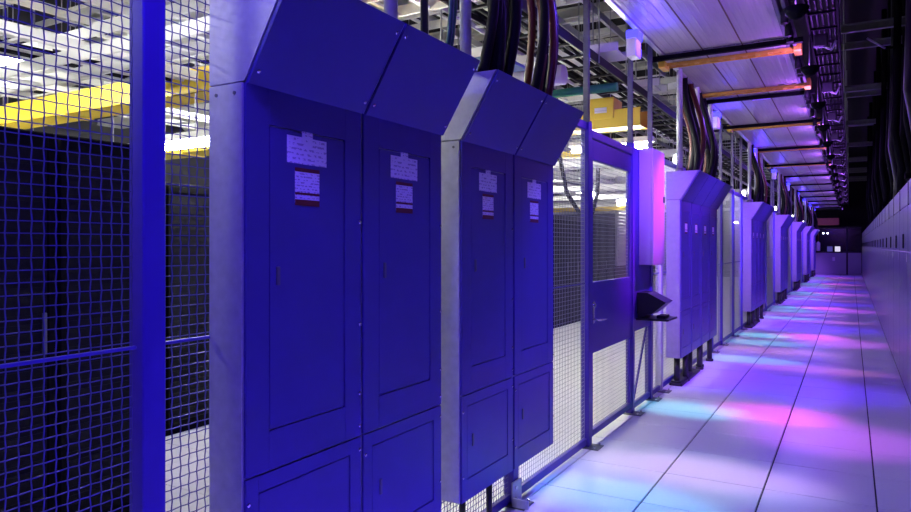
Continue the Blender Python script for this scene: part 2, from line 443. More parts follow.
# ------------------------------------------------------------------ pipes and cables above and below the panels
def strutpole(y, x, z0, z1, lab, m='strut', r=0.02):
    t = thing('strut_pole', (x, y, z0), lab, 'pole', 'upright metal poles above the fence')
    H = z1-z0
    MB().box((-r, -r, 0), (r, -r+0.006, H)).box((-r, r-0.006, 0), (r, r, H)).box((-r, -r+0.006, 0), (-r+0.006, r-0.006, H)).build('channel', M[m], t)
    MB().cbox((-r-0.012, -r-0.012, 0), (r+0.012, r+0.012, 0.012), 0.002).build('foot_clip', M[m], t)
sp_y = [(5.04, 'above the post at the near side of the door'), (6.235, 'above the post at the far side of the door'), (6.95, 'above the tall box'),
        (4.25, 'in front of the white pipe, between the second panel pair and the door'), (10.4, 'past the second group of panels'), (11.24, 'in the gap after the second panel group'), (12.44, 'at the far part of the gap after the second group')]
for k in range(2, 7):
    sp_y += [(7.40+BAY*(k-1), 'just before the %s group of panels' % ORD[k]), (10.40+BAY*(k-1), 'just after the %s group of panels' % ORD[k])]
for y, d_ in sp_y:
    if y == 4.25: strutpole(y, -1.80, 2.47, 6.19, 'thin galvanised pole between the second panel pair and the door', 'galv', 0.012)
    else: strutpole(y, -1.75, 2.47, 6.19, 'grey strut pole rising '+d_)
def conduit(y, lab, x=-1.66, z0=2.342, z1=6.19, r=0.025, m='galv'):
    t = thing('conduit', (x, y, z0), lab, 'pipe', 'conduits rising from the panel hoods')
    MB().tube([(0, 0, 0), (0, 0, z1-z0)], r, 12).build('pipe', M[m], t, smooth=True)
    MB().tube([(0, 0, 0), (0, 0, 0.05)], r*1.35, 12).build('connector', M['strut'], t, smooth=True)
for y, l, r in ((2.34, 'grey conduit at the far end of the nearest hood', 0.03), (2.00, 'grey conduit out of the nearest panel hood', 0.03), (2.98, 'grey conduit at the near end of the second hood', 0.03),
             (3.42, 'pale grey conduit between the two cable bundles of the second hood', 0.028), (2.60, 'thin dark conduit at the far edge of the first hood', 0.018)):
    conduit(y, l, r=r, m='galv' if r > 0.02 else 'dark')
for k in range(1, 7):
    for i, q in enumerate((0.25, 1.25, 2.2)):
        conduit(1.54+BAY*k+q, '%s pale conduit over the %s group of panels' % (ORD[i], ORD[k]), r=0.032)
def bundle(y, n, span, lab, grp, mats, lean=-0.5, ly=0.35, z1=4.2, r=0.021):
    for i in range(n):
        a = y+span*(i/(max(1, n-1))-0.5); x = -1.60+random.uniform(-0.06, 0.06)
        ph = random.uniform(-0.03, 0.03)
        pts = []
        for j in range(15):
            t = j/14
            z = 2.335+(z1-2.335)*t
            pts.append((x+lean*t*t*t+0.05*math.sin(t*7+ph*20), a+ly*t*t*(0.8+0.4*i/max(1, n-1))+0.04*math.sin(t*5+i), z))
        o = MB().tube([(p[0]-x, p[1]-a, p[2]-2.335) for p in pts], r*random.uniform(0.85, 1.2), 8).build('power_cable', M[mats[i % len(mats)]], None, (x, a, 2.335), smooth=True)
        mm = mats[i % len(mats)]
        tag(o, lab.replace('COL', {'cable': 'black', 'redcable': 'dark red', 'greencable': 'green'}[mm]), 'cable', grp)
bundle(3.22, 9, 0.26, 'thick COL power cable in the leaning bundle out of the second hood', 'cables in the leaning bundle over the second hood', ['cable'], -0.3, 0.25, r=0.026)
bundle(3.72, 7, 0.22, 'COL power cable in the upright bundle at far end of the second hood', 'cables in the upright bundle over the second hood', ['cable', 'redcable', 'redcable'], -0.15, 0.05, r=0.026)
bundle(1.75, 6, 0.25, 'COL power cable rising from the nearest hood, above the frame', 'cables over the nearest hood', ['cable', 'cable', 'redcable'], -0.2, 0.1)
bundle(2.62, 2, 0.10, 'COL cable looping down behind the nearest hood', 'green cables behind the nearest hood', ['greencable'], -0.5, -0.55, r=0.012)
for k in range(1, 7):
    for c, q in ((0, 0.72), (1, 1.62)):
        bundle(1.54+BAY*k+q, 7 if k == 1 else 5, 0.30, 'COL power cable in the %s bundle over the %s group of panels' % (('near', 'far')[c], ORD[k]),
               'cables in the %s bundle over the %s group' % (('near', 'far')[c], ORD[k]), ['cable', 'cable', 'redcable'], -0.2, 0.25, z1=3.9, r=0.03)
# pipes from the panel bottoms into the floor
def leg_pipe(y, x, lab, r=0.022):
    t = thing('floor_conduit', (x, y, 0), lab, 'pipe', 'black conduits under the panels')
    MB().tube([(0, 0, 0.0), (0, 0, 0.308)], r, 10).build('pipe', M['dark'], t, smooth=True)
    MB().tube([(0, 0, 0.0), (0, 0, 0.03)], r*1.5, 10).build('floor_collar', M['dark'], t, smooth=True)
for y, l in ((2.95, 'nearer black conduit under the second pair of panels'), (3.24, 'farther black conduit under the second pair of panels'), (1.75, 'black conduit under the nearest panel'), (2.35, 'black conduit under the second nearest panel')):
    leg_pipe(y, -1.66, l, 0.016)
for k in range(1, 7):
    for i, q in enumerate((0.12, 0.42, 0.80, 1.25, 1.45, 1.95)):
        leg_pipe(1.54+BAY*k+q, -1.66+(0.03 if i % 2 else 0), '%s black conduit under the %s group of panels' % (ORD[i], ORD[k]), 0.032)
    bxo = thing('floor_shade', (-1.70, 1.54+BAY*k+0.05, 0), 'black slab standing in for shade under the %s group of panels' % ORD[k], 'box', 'shade slabs under the panels')  # dark slab put in where shade lies under the panels
    MB().cbox((-0.03, 0, 0), (0.11, 1.05, 0.03), 0.006).build('base', M['dark'], bxo)
    MB().cbox((-0.02, 0.03, 0.03), (0.09, 0.7, 0.05), 0.006).build('top_slab', M['dark'], bxo)
# bolted galvanised foot on the second post
cl = thing('post_clamp', (-1.71, 3.64, 0), 'galvanised clamp bolted to the post foot under second panel pair', 'clamp')
MB().cbox((-0.004, -0.012, 0.01), (0.006, 0.11, 0.15), 0.002).cbox((0.0, -0.012, 0.01), (0.10, 0.004, 0.06), 0.002).build('plate', M['galv'], cl)
for z in (0.05, 0.115):
    MB().tube([(0.006, 0.02, z), (0.016, 0.02, z)], 0.011, 6).build('bolt', M['chrome'], cl)

# ------------------------------------------------------------------ overhead tray of the corridor
TZ = 3.5; TX0, TX1 = -1.66, -0.55
bars = [1.0, 4.1, 7.2, 9.70, 11.95, 15.1, 18.2, 21.3, 24.4, 27.5, 30.6, 33.7, 36.8, 39.9, 43.0]
for s in range(len(bars)-1):
    y0, y1 = bars[s], bars[s+1]
    vis = s-1
    t = thing('overhead_tray', (0, y0, TZ), 'ribbed pale overhead tray section, %s counting from the camera' % ORD[s], 'overhead tray', 'sections of the overhead tray')
    L = y1-y0
    pw = (TX1-TX0)/3
    for i in range(3):
        a = TX0+pw*i
        m = MB().box((a+0.006, 0.02, 0.0), (a+pw-0.006, L-0.02, 0.006))
        for q in range(5):
            x = a+0.05+(pw-0.10)*q/4
            m.prism([(x-0.010, 0.0), (x, -0.0025), (x+0.010, 0.0)], 0.02, L-0.02)
        m.build('tray_panel', M['traypanel'], t)
        if i: MB().box((a-0.006, 0.01, -0.004), (a+0.006, L-0.01, 0.01)).build('seam_strip', M['brown'], t)
    MB().cbox((TX0-0.05, 0, -0.012), (TX0, L, 0.09), 0.003).build('edge_rail', M['aluminium'], t)
    MB().cbox((TX1, 0, -0.012), (TX1+0.03, L, 0.10), 0.003).cbox((TX1+0.06, 0, -0.02), (TX1+0.09, L, 0.10), 0.003).build('edge_rail', M['strut'], t)
    MB().cbox((TX0-0.16, -0.03, -0.06), (TX1+0.16, 0.03, -0.014), 0.003).build('cross_bar', M['soot'], t)
for i, (y, wd, lab) in enumerate(((7.56, 0.05, 'nearer yellow slotted channel crossing under the tray'), (9.30, 0.05, 'farther yellow slotted channel crossing under the tray'), (12.25, 0.04, 'thin yellow channel crossing under the tray, past the third bar'),
                         (15.4, 0.035, 'dull yellow channel after the fourth black bar'), (18.5, 0.03, 'dull yellow channel far along the tray'))):
    t = thing('yellow_channel', (0, y, TZ-0.014), lab, 'channel', 'yellow channels under the tray')
    m = MB()
    for q in range(10):
        a = TX0-0.03+(TX1-TX0+0.08)*q/10
        m.box((a+0.012, -wd, -0.02), (a+0.055, wd, -0.002))
    m.build('web', M['yellowdark'], t)
    MB().cbox((TX0-0.05, -wd-0.012, -0.032), (TX1+0.06, -wd, 0), 0.002).build('flange', M['yellowdark'], t)
    MB().cbox((TX0-0.05, wd, -0.032), (TX1+0.06, wd+0.012, 0), 0.002).build('flange', M['yellowdark'], t)
    for sx, q in ((TX0-0.13, 'end_bracket'), (TX1+0.06, 'end_bracket')):
        MB().cbox((sx, -wd-0.06, -0.05), (sx+0.07, wd+0.06, 0.05), 0.004).build(q, M['yellow' if sx < -1 else 'yellowdark'], t)
# added led bars under the tray, no real fixtures, washing panels and floor
for i, y in enumerate((0.7, 4.85, 9.79, 15.19, 18.29, 21.39, 24.49, 27.59, 33.79, 39.99)):
    t = thing('added_led_bar', (-1.02, y, TZ-0.014), 'added slim blue light bar under the overhead tray, %s from the camera' % ORD[i], 'light', 'added blue light bars under the tray')
    MB().cbox((-0.12, -0.03, -0.034), (0.12, 0.03, 0), 0.004).build('housing', M['dark'], t)
    MB().cbox((-0.11, -0.022, -0.037), (0.11, 0.022, -0.0345), 0.001).build('diffuser', M['ledviolet'], t)
    lamp('added_bar_light', 'AREA', (0, 0, -0.040), BLUE_C if i < 2 else (0.22, 0.07, 1.0), BLUE*(2.2 if i == 0 else 0.8), size=0.2, size_y=0.05, parent=t)
# white boxes with a blue led on top, on the poles
for i in range(9):
    y = 6.06+4.27*i
    t = thing('led_flood', (-1.70, y, 3.20), 'white box with glowing blue light on top, %s along the fence top' % ORD[i], 'light', 'white boxes with blue lights')
    MB().cbox((-0.02, -0.06, 0), (0.07, 0.10, 0.17), 0.006).build('box', M['white'], t)
    MB().cbox((-0.022, -0.062, 0.15), (0.085, 0.102, 0.235), 0.012).build('lens', M['ledblue'], t)
    MB().cbox((-0.032, -0.02, 0.03), (-0.018, 0.20, 0.15), 0.002).build('bracket', M['strut'], t)
    if i: strutpole(y+0.17, -1.75, 2.46, 6.19, 'grey strut pole carrying the %s white light box' % ORD[i])
    lamp('led_flood_light', 'POINT', (0.20, 0.02, 0.10), (0.07, 0.03, 1.0), 9, size=0.03, parent=t)
wb = thing('junction_box', (-1.70, 4.98, 3.60), 'white junction box on the pole at the near side of the door', 'box')
MB().cbox((0, -0.02, 0), (0.07, 0.15, 0.22), 0.005).build('housing', M['white'], wb)
MB().cbox((0.07, -0.02, 0), (0.078, 0.15, 0.22), 0.003).build('cover', M['white'], wb)

# right hand service ladder with dome lamps (extra ones added to tint the tray violet), rods and brackets
lt = thing('service_ladder', (-0.33, 2.0, 3.55), 'dark cable ladder along the right edge of the overhead tray', 'cable ladder')
MB().cbox((-0.02, 0, 0), (0.0, 39, 0.09), 0.003).build('rail', M['soot'], lt)
MB().cbox((0.22, 0, 0), (0.24, 39, 0.09), 0.003).build('rail', M['soot'], lt)
rm = MB().box((0, -0.015, 0.01), (0.22, 0.015, 0.03)).mesh('rung', M['soot'])
for i in range(78): link('rung', rm, lt, (0, 0.3+0.5*i, 0))
for i in range(5):
    x = -0.31+0.045*i
    tag(MB().tube([(0, 39*j/40, 0.01*math.sin(j*2.1+i)) for j in range(41)], 0.014, 6).build('ladder_cable', M['cable'], None, (x, 2.0, 3.60), smooth=True), 'black cable lying along the dark service ladder', 'cable', 'cables on the service ladder')
for i, y in enumerate((1.6, 3.6, 5.5, 7.4, 9.3, 11.1, 12.9, 14.8, 16.7, 18.6, 20.5, 22.6, 24.6, 28.6, 33, 37.5)):
    t = thing('bowl_lamp', (-0.34, y, 3.22), 'violet lit bowl lamp of the partly added row right of the tray, %s from the camera' % ORD[i], 'light', 'bowl lamps along the tray')
    MB().tube([(0, 0, -0.06), (0, 0, -0.05), (0, 0, -0.02), (0, 0, 0.02), (0, 0, 0.025), (0, 0, -0.01), (0, 0, -0.04)], [0.015, 0.04, 0.07, 0.085, 0.08, 0.065, 0.02], 16).build('shade', M['soot'], t, smooth=True)
    MB().tube([(0, 0, -0.045), (0, 0, 0.33)], 0.010, 8).build('stem', M['dark'], t)
    MB().tube([(-0.05, 0, -0.035), (-0.05, 0, -0.02), (-0.05, 0, 0.0), (-0.05, 0, 0.01)], [0.012, 0.025, 0.025, 0.01], 12).build('globe', M['violetglass'], t, smooth=True)
    lamp('dome_light', 'POINT', (-0.05, 0, 0.03), VIOLET_C, VIOLET, size=0.015, parent=t)
for i in range(14):
    y = 5.6+2.2*i
    tag(MB().tube([(0, 0, 0), (0, 0, 2.62)], 0.010, 6).build('threaded_rod', M['galv'], None, (-0.12+0.02*(i % 2), y, 3.57)), 'thin threaded rod hanging from the dark ceiling right of the tray', 'rod', 'threaded rods beside the service ladder')
    b = thing('ladder_bracket', (-0.25, y-0.4, 3.42), 'small metal bracket hung under the service ladder', 'bracket', 'brackets under the service ladder')
    MB().cbox((-0.06, -0.04, 0), (0.06, 0.04, 0.12), 0.01).build('plate', M['dark'], b)
    MB().tube([(0.0, 0, 0.02), (0.09, 0.02, -0.03), (0.13, 0, 0.05)], 0.012, 6).build('hook', M['galv'], b, smooth=True)
for i in range(16):
    y = 7.0+2.2*i
    tag(MB().prism([(-0.04, 0), (0.04, 0), (0.04, 0.012), (0.008, 0.02), (0.008, 0.1), (0.04, 0.11), (0.04, 0.12), (-0.04, 0.12), (-0.04, 0.11), (-0.008, 0.1), (-0.008, 0.02), (-0.04, 0.012)], -0.1, 2.0, 'x').build('roof_beam', M['strut'], None, (-0.1, y, 4.9 if i % 2 else 4.6)),
        'dim steel beam crossing above the corridor, %s from the camera' % ORD[i], 'beam', 'dim beams above the right side')

# ------------------------------------------------------------------ grey cabinets along the right side
RX = 0.485
def make_cab():
    r = thing('service_cabinet', (0, 0, 0), '', 'cabinet')
    W = 1.31
    MB().cbox((0.02, 0.004, 0.0), (0.78, W-0.004, 2.17), 0.004).build('carcass', M['greycab'], r)
    for a, b in ((0.006, W/2-0.003), (W/2+0.003, W-0.006)):
        dd = MB().cbox((0.0, a, 0.06), (0.0195, b, 1.47), 0.003).build('lower_door', M['greydoor'], r)
        MB().cbox((0.0, a, 1.48), (0.0195, b, 1.93), 0.003).build('upper_door', M['greydoor'], r)
        MB().cbox((0.004, a, 1.94), (0.0195, b, 2.17), 0.003).build('top_panel', M['greycab'], r)
        if a < 0.1: MB().cbox((-0.014, b-0.11, 1.50), (0.0, b-0.06, 1.66), 0.008).build('handle', M['dark'], r)
    MB().box((-0.001, W-0.03, 1.90), (0.021, W+0.03, 2.172)).build('vent_slot', M['dark'], r)
    MB().box((0.012, 0.006, 0.0), (0.02, W-0.006, 0.055)).build('plinth', M['dark'], r)
    MB().box((-0.0012, 0.16, 1.37), (0.0, 0.22, 1.45)).build('paper_tag', M['paper'], r)
    return r
c0 = make_cab()
for i in range(30):
    y = 1.5+1.32*i
    o = c0 if i == 0 else dup(c0, (RX, y, 0))
    o.location = (RX, y, 0)
    tag(o, 'grey steel cabinet on the right side, %s from the camera' % ORD[i], 'cabinet', 'grey cabinets along the right side')
for i in range(26):
    y = 6.0+0.9*i
    x0 = 0.62+0.08*math.sin(i*2.3)
    pts = [(0, 0, 0), (0.02, 0.1, 0.35), (-0.05, 0.3, 0.9), (-0.02, 0.5, 1.6), (0.0, 0.55, 2.6), (0.0, 0.55, 3.9)]
    tag(MB().tube(pts, 0.045, 8).build('riser_cable', M['dark' if i % 5 == 2 else 'soot'], None, (x0, y, 2.172), smooth=True),
        ('grey' if i % 5 == 2 else 'black')+' riser cable climbing from the top of the right hand cabinets', 'cable', ('grey' if i % 5 == 2 else 'black')+' riser cables over the right cabinets')
for i in range(9):
    t = thing('riser_duct', (0.72, 7.5+3.6*i, 2.172), 'dark upright duct on top of the right hand cabinets, %s from the camera' % ORD[i], 'duct', 'upright ducts over the right cabinets')
    MB().cbox((0, 0, 0), (0.35, 0.9, 4.0), 0.01).build('duct', M['soot'], t)
    MB().cbox((-0.02, -0.02, 0), (0.37, 0.92, 0.06), 0.006).build('flange', M['strut'], t)
tl = thing('slanting_rod', (0.41, 11.15, 4.25), 'pale rod slanting high above the right hand cabinets', 'rod')
MB().tube([(-0.22, -0.05, 0.16), (0.0, 0.0, 0.0)], 0.014, 8).build('rod', M['white'], tl)
MB().cbox((-0.01, -0.01, -0.015), (0.312, 0.012, 0.015), 0.003).build('holder', M['soot'], tl)

# ------------------------------------------------------------------ end of the corridor
EP = thing('end_partition', (0, YEND, 0), 'low grey partition closing the far end of the corridor', 'partition')
for a, b in ((-1.70, -0.22), (-0.14, 0.47)):
    MB().cbox((a, 0, 0.02), (b, 0.05, 1.15), 0.006).build('panel', M['partition'], EP)
MB().cbox((-0.22, -0.02, 0), (-0.14, 0.06, 2.55), 0.006).build('upright', M['dark'], EP)
MB().cbox((-1.70, -0.005, 1.15), (0.47, 0.055, 1.19), 0.004).build('cap', M['dark'], EP)
MB().cbox((-0.86, -0.02, 0.72), (-0.74, -0.001, 0.92), 0.006).build('notice', M['white'], EP)
wn = tag(MB().cbox((-1.70, YEND+0.5, 1.19), (0.47, YEND+0.53, 2.50), 0.005).build('window_1', M['glass']), kind='structure')
MB().cbox((-1.70, YEND+0.46, 2.44), (0.47, YEND+0.5, 2.52), 0.005).build('frame', M['dark'], wn)
MB().cbox((-1.70, YEND+0.46, 1.15), (0.47, YEND+0.5, 1.22), 0.005).build('frame', M['dark'], wn)
tag(MB().cbox((-1.9, YEND-0.05, 2.62), (-0.55, YEND+0.15, 3.0), 0.01).build('lit_tray_end', M['orange']), 'far underside of the tray with its orange light put into the colour', 'beam')  # block for the far tray underside, orange light painted in
mn = thing('monitor', (-0.62, YEND+0.1, 1.19), 'small lit white screen behind the far end partition', 'monitor')
MB().cbox((-0.14, 0, 0), (0.14, 0.04, 0.32), 0.006).build('case', M['plastic'], mn)
MB().cbox((-0.125, -0.004, 0.03), (0.125, 0.0, 0.30), 0.001).build('screen', M['screen'], mn)
mn = thing('monitor', (-0.98, YEND+0.1, 1.19), 'dim bluish screen left of the white screen at far end', 'monitor')
MB().cbox((-0.14, 0, 0), (0.14, 0.04, 0.32), 0.006).build('case', M['plastic'], mn)
MB().cbox((-0.125, -0.004, 0.03), (0.125, 0.0, 0.30), 0.001).build('screen', M['bluescreen'], mn)
for i, x in enumerate((-1.30, -1.10)):
    tag(MB().tube([(0, 0, 0), (0, -0.02, 0), (0, -0.035, 0)], [0.035, 0.035, 0.015], 10).build('indicator_lamp', M['bulb'], None, (x, YEND+0.5, 2.2)), '%s white dot of light on the dark far window' % ('left', 'right')[i], 'light', 'white dots on the far window')
fe = thing('wall_extinguisher', (-1.52, YEND-0.12, 1.25), 'red and white upright bottle at the left of the far end', 'extinguisher')
MB().tube([(0, 0, 0), (0, 0, 0.03), (0, 0, 0.42), (0, 0, 0.5)], [0.08, 0.1, 0.1, 0.03], 12).build('bottle', M['white'], fe, smooth=True)
MB().tube([(0, 0, 0.5), (0, 0, 1.3)], 0.025, 8).build('hose', M['redcable'], fe)

# ------------------------------------------------------------------ hall behind the fence
def rack(x, y, lab, grp, h):
    r = thing('server_rack', (x, y, 0), lab, 'rack', grp)
    MB().cbox((-1.0, 0.003, 0.0), (0, 0.597, h), 0.006).build('cabinet', M['rack'], r)
    dd = MB()
    dd.cbox((0.0, 0.01, 0.06), (0.03, 0.05, h-0.03), 0.003).cbox((0.0, 0.55, 0.06), (0.03, 0.59, h-0.03), 0.003)
    dd.cbox((0.0, 0.05, 0.06), (0.03, 0.55, 0.11), 0.003).cbox((0.0, 0.05, h-0.08), (0.03, 0.55, h-0.03), 0.003)
    dd = dd.build('door', M['rack'], r)
    m = MB().box((0.004, 0.05, 0.11), (0.014, 0.55, h-0.08))
    for i in range(int((h-0.25)/0.045)):
        z = 0.13+0.045*i
        m.box((0.014, 0.055, z), (0.020, 0.545, z+0.026))
    m.build('grille', M['rackdoor'], dd)
    MB().cbox((0.03, 0.515, 1.0), (0.045, 0.535, 1.2), 0.003).build('handle', M['strut'], dd)
    return r
ra = rack(-3.49, 2.0, 'black server rack at the near end', 'near black racks', 2.1)
tag(ra, 'black server rack behind the left mesh, right end of the near row', 'rack', 'near black racks behind the left mesh')
for i in range(1, 8):
    dup(ra, (-3.49, 2.0-0.6*i, 0), 'black server rack behind the left mesh, %s from right end of near row' % ORD[i])
rb = rack(-4.76, 3.0, '', '', 2.04)
tag(rb, 'black server rack at the near end of the long far row', 'rack', 'long far row of black racks')
for i in range(1, 21):
    dup(rb, (-4.76, 3.0+0.6*i, 0), 'black server rack, %s from the near end of the long far row' % ORD[i])
gw = thing('louvred_wall', (-4.8, 16.0, 0), 'pale grey louvred screen beyond the end of the long rack row', 'screen')
MB().cbox((-0.05, 0, 1.05), (0, 3.6, 4.0), 0.004).build('board', M['greyrack'], gw)
lm = MB().prism([(0, 0), (0.03, -0.02), (0.03, 0.0), (0, 0.03)], 0.02, 3.58).mesh('slat', M['greyrack'])
for i in range(36): link('slat', lm, gw, (0.0, 0, 1.1+0.08*i))
MB().cbox((-0.06, 0, 0.0), (-0.05, 3.6, 1.05), 0.003).build('foot', M['rack'], gw)

def ladder_tray(axis, a0, a1, b, z, wd, lab, m='white', solid=False, h=0.09):
    t = thing('cable_tray', (b, a0, z) if axis == 'y' else (a0, b, z), lab, 'cable tray', 'cable trays over the hall')
    L = a1-a0
    def bx(u0, u1, v0, v1, z0, z1):
        return ((v0, u0, z0), (v1, u1, z1)) if axis == 'y' else ((u0, v0, z0), (u1, v1, z1))
    for s in (-wd/2, wd/2-0.02):
        p, q = bx(0, L, s, s+0.02, 0, h)
        MB().cbox(p, q, 0.003).build('rail', M[m], t)
    if solid:
        p, q = bx(0, L, -wd/2+0.02, wd/2-0.02, 0.0, 0.006)
        MB().box(p, q).build('tray_bottom', M[m], t)
    else:
        p, q = bx(-0.02, 0.02, -wd/2+0.02, wd/2-0.02, 0.01, 0.03)
        me = MB().box(p, q).mesh('rung', M[m])
        n = min(90, int(L/(0.3 if z < 4 else 0.6)))
        for i in range(n):
            u = 0.1+(L-0.2)*i/max(1, n-1)
            link('rung', me, t, (0, u, 0) if axis == 'y' else (u, 0, 0))
    # hangers
    hm = MB().tube([(0, 0, 0), (0, 0, 6.2-z)], 0.008, 6).mesh('hanger', M['galv'])
    nh = 2 if L < 12 else 5
    for i in range(nh):
        u = 0.4+(L-0.8)*i/(nh-1)
        for s in (-wd/2-0.012, wd/2+0.012):
            link('hanger', hm, t, (s, u, 0) if axis == 'y' else (u, s, 0))
    return t
def filled(axis, a0, a1, b, z, wd, n, lab, grp, ms):
    """cables lying in a tray"""
    for i in range(n):
        v = -wd/2+0.05+(wd-0.1)*i/max(1, n-1)
        K = 24
        pts = [((v+0.03*math.sin(j*0.9+i), (a1-a0)*j/K, 0.05+0.015*math.sin(j*1.7+i*2)) if axis == 'y' else ((a1-a0)*j/K, v+0.03*math.sin(j*0.9+i), 0.05+0.015*math.sin(j*1.7+i*2))) for j in range(K+1)]
        m = ms[i % len(ms)]
        o = MB().tube(pts, 0.018, 6).build('data_cable', M[m], None, (b, a0, z) if axis == 'y' else (a0, b, z), smooth=True)
        tag(o, lab.replace('COL', {'cable': 'black', 'redcable': 'dark red', 'greencable': 'green', 'white': 'white'}[m]), 'cable', grp)
# trays running along the hall
ladder_tray('y', -3, 34, -2.35, 3.30, 0.45, 'dark ladder tray running above the fence on the hall side', 'dark')
ladder_tray('y', -3, 34, -3.1, 3.75, 0.5, 'white ladder tray along the hall, second from the fence')
ladder_tray('y', -3, 30, -4.1, 3.36, 0.6, 'white ladder tray above the front of the rack rows')
ladder_tray('y', -3, 30, -5.2, 2.95, 0.6, 'low white ladder tray over the long rack row')
ladder_tray('y', -3, 30, -6.2, 3.7, 0.6, 'high white ladder tray behind the long rack row')
ladder_tray('y', -3, 30, -7.4, 3.1, 0.6, 'low white ladder tray deep in the hall')
ladder_tray('y', -3, 30, -8.8, 3.6, 0.7, 'white ladder tray farthest from the fence')
filled('y', -3, 20, -3.1, 3.75, 0.5, 4, 'COL cable lying in the second tray from the fence', 'cables in the second hall tray', ['cable', 'greencable', 'white', 'cable'])
filled('y', -3, 20, -4.1, 3.36, 0.6, 4, 'COL cable lying in the tray above the rack fronts', 'cables in the tray above the rack fronts', ['white', 'cable', 'cable', 'redcable'])
filled('y', -3, 20, -5.2, 2.95, 0.6, 4, 'COL cable lying in the low tray over the long rack row', 'cables in the tray over the long rack row', ['cable', 'cable', 'white'])
filled('y', -3, 34, -2.35, 3.30, 0.45, 5, 'COL cable lying in the dark tray above the fence', 'cables in the dark tray', ['cable'])
# trays crossing the hall
cross = [(1.5, 3.87, 'white', False), (2.2, 3.20, 'white', False), (2.9, 2.78, 'white', False), (3.5, 3.20, 'white', False), (4.6, 3.47, 'white', False), (5.3, 2.66, 'white', False), (6.1, 3.87, 'white', False), (6.9, 3.47, 'white solid', True),
         (8.6, 3.47, 'white', False), (9.2, 2.62, 'white', False), (10.3, 3.87, 'white solid', True), (11.2, 2.45, 'white', False), (12.2, 2.80, 'white', False), (13.0, 3.20, 'white solid', True), (14.0, 2.5, 'white', False), (15.2, 2.78, 'white', False), (16.6, 3.20, 'white', False), (18.0, 2.55, 'white solid', True), (20.0, 2.78, 'white solid', True), (23.0, 3.20, 'white solid', True), (26.0, 2.78, 'white solid', True)]
for i, (y, z, d_, so) in enumerate(cross):
    ladder_tray('x', -10.5, -2.0 if z > 3.4 else -2.7, y, z, 0.32 if z < 3 else 0.42, '%s tray crossing the hall ceiling, %s from the camera' % (d_, ORD[i]), solid=so)
# high layer of steel and trays under the hall roof
for i, (y, z) in enumerate(((2.4, 4.5), (4.0, 4.9), (5.4, 4.4), (7.0, 4.8), (8.8, 4.4), (10.8, 4.8), (13, 4.4), (16, 4.8), (20, 4.5))):
    ladder_tray('x', -11.5, -2.0, y, z, 0.6, 'high white tray crossing under the hall roof, %s from the camera' % ORD[i], solid=False)
for i, (x, z) in enumerate(((-2.75, 4.15), (-4.6, 4.2), (-6.8, 4.15), (-9.6, 4.2))):
    ladder_tray('y', -3.5, 30, x, z, 0.5, 'high white tray along the hall roof, %s from the fence' % ORD[i])
for i in range(11):
    y = 3.1+2.0*i
    tag(MB().prism([(-0.05, 0), (0.05, 0), (0.05, 0.015), (0.01, 0.025), (0.01, 0.15), (0.05, 0.16), (0.05, 0.17), (-0.05, 0.17), (-0.05, 0.16), (-0.01, 0.15), (-0.01, 0.025), (-0.05, 0.015)], 0, 9.9, 'x').build('hall_beam', M['white'], None, (-11.9, y, 5.4)),
        'white steel beam under the hall roof, %s from the camera' % ORD[i], 'beam', 'white beams under the hall roof')
# yellow fibre raceways
def raceway(y, z, x0, x1, lab, hh=0.16, wd=0.25):
    t = thing('fibre_raceway', (x0, y, z), lab, 'raceway', 'yellow raceways over the hall')
    L = x1-x0
    MB().cbox((0, -wd/2, 0), (L, wd/2, 0.012), 0.003).build('floor_plate', M['yellow'], t)
    for s in (-wd/2, wd/2-0.012):
        MB().cbox((0, s, 0.0), (L, s+0.012, hh), 0.003).build('side_wall', M['yellow'], t)
    for i in range(int(L/1.4)):
        if i % 2: MB().tube([(0.76+1.4*i, 0, hh), (0.76+1.4*i, 0, 6.2-z)], 0.007, 6).build('hanger', M['galv'], t)
        MB().cbox((0.7+1.4*i, -wd/2-0.012, -0.012), (0.82+1.4*i, wd/2+0.012, hh+0.01), 0.004).build('coupling', M['yellow'], t)
    return t
raceway(4.19, 2.86, -10.5, -3.0, 'yellow fibre raceway crossing behind the left mesh', 0.22, 0.3)
rw = raceway(7.60, 2.84, -6.5, -1.98, 'yellow fibre raceway with tall boxes above the door', 0.2, 0.3)
for x in (3.95, 2.6):
    b = MB().cbox((x, -0.16, 0.1), (x+0.28, 0.16, 0.34), 0.01).build('junction', M['yellow'], rw)
    MB().box((x+0.06, -0.162, 0.17), (x+0.2, -0.1602, 0.23)).build('paper_tag', M['paper'], b)
raceway(5.2, 2.55, -10, -4.6, 'lower yellow fibre raceway behind the first post', 0.16, 0.3)
raceway(10.2, 2.9, -9, -2.6, 'yellow raceway seen through the door window', 0.10, 0.2)
raceway(16.0, 2.36, -9, -2.6, 'far yellow raceway seen through the door window', 0.10, 0.2)
# white ducts and a green pipe
def duct(y, z, x0, x1, r, lab, m='duct', name='round_duct'):
    t = thing(name, (x0, y, z), lab, 'pipe')
    MB().tube([(0, 0, 0), (x1-x0, 0, 0)], r, 14).build('pipe', M[m], t, smooth=True)
    for q in (0.2, 0.5, 0.8):
        u = (x1-x0)*q
        MB().tube([(u-0.03, 0, 0), (u+0.03, 0, 0)], r*1.12, 14).build('collar', M['galv'], t, smooth=True)
duct(6.4, 3.22, -8, -2.45, 0.10, 'white round duct ending above the second panel pair')
duct(7.0, 3.18, -8, -2.1, 0.045, 'green pipe crossing the hall above the door', 'green', 'green_pipe')
duct(3.4, 3.9, -8, -2.5, 0.14, 'large white round duct high behind the nearest hood')
bt = thing('blue_tray', (-3.35, 4.9, 3.03), 'dull blue tray behind the conduits of the second hood', 'cable tray')
MB().cbox((0, 0, 0), (0.95, 0.5, 0.03), 0.004).build('tray_bottom', mat('dull_blue', (0.08, 0.14, 0.30), 0.5, noise=0.1), bt)
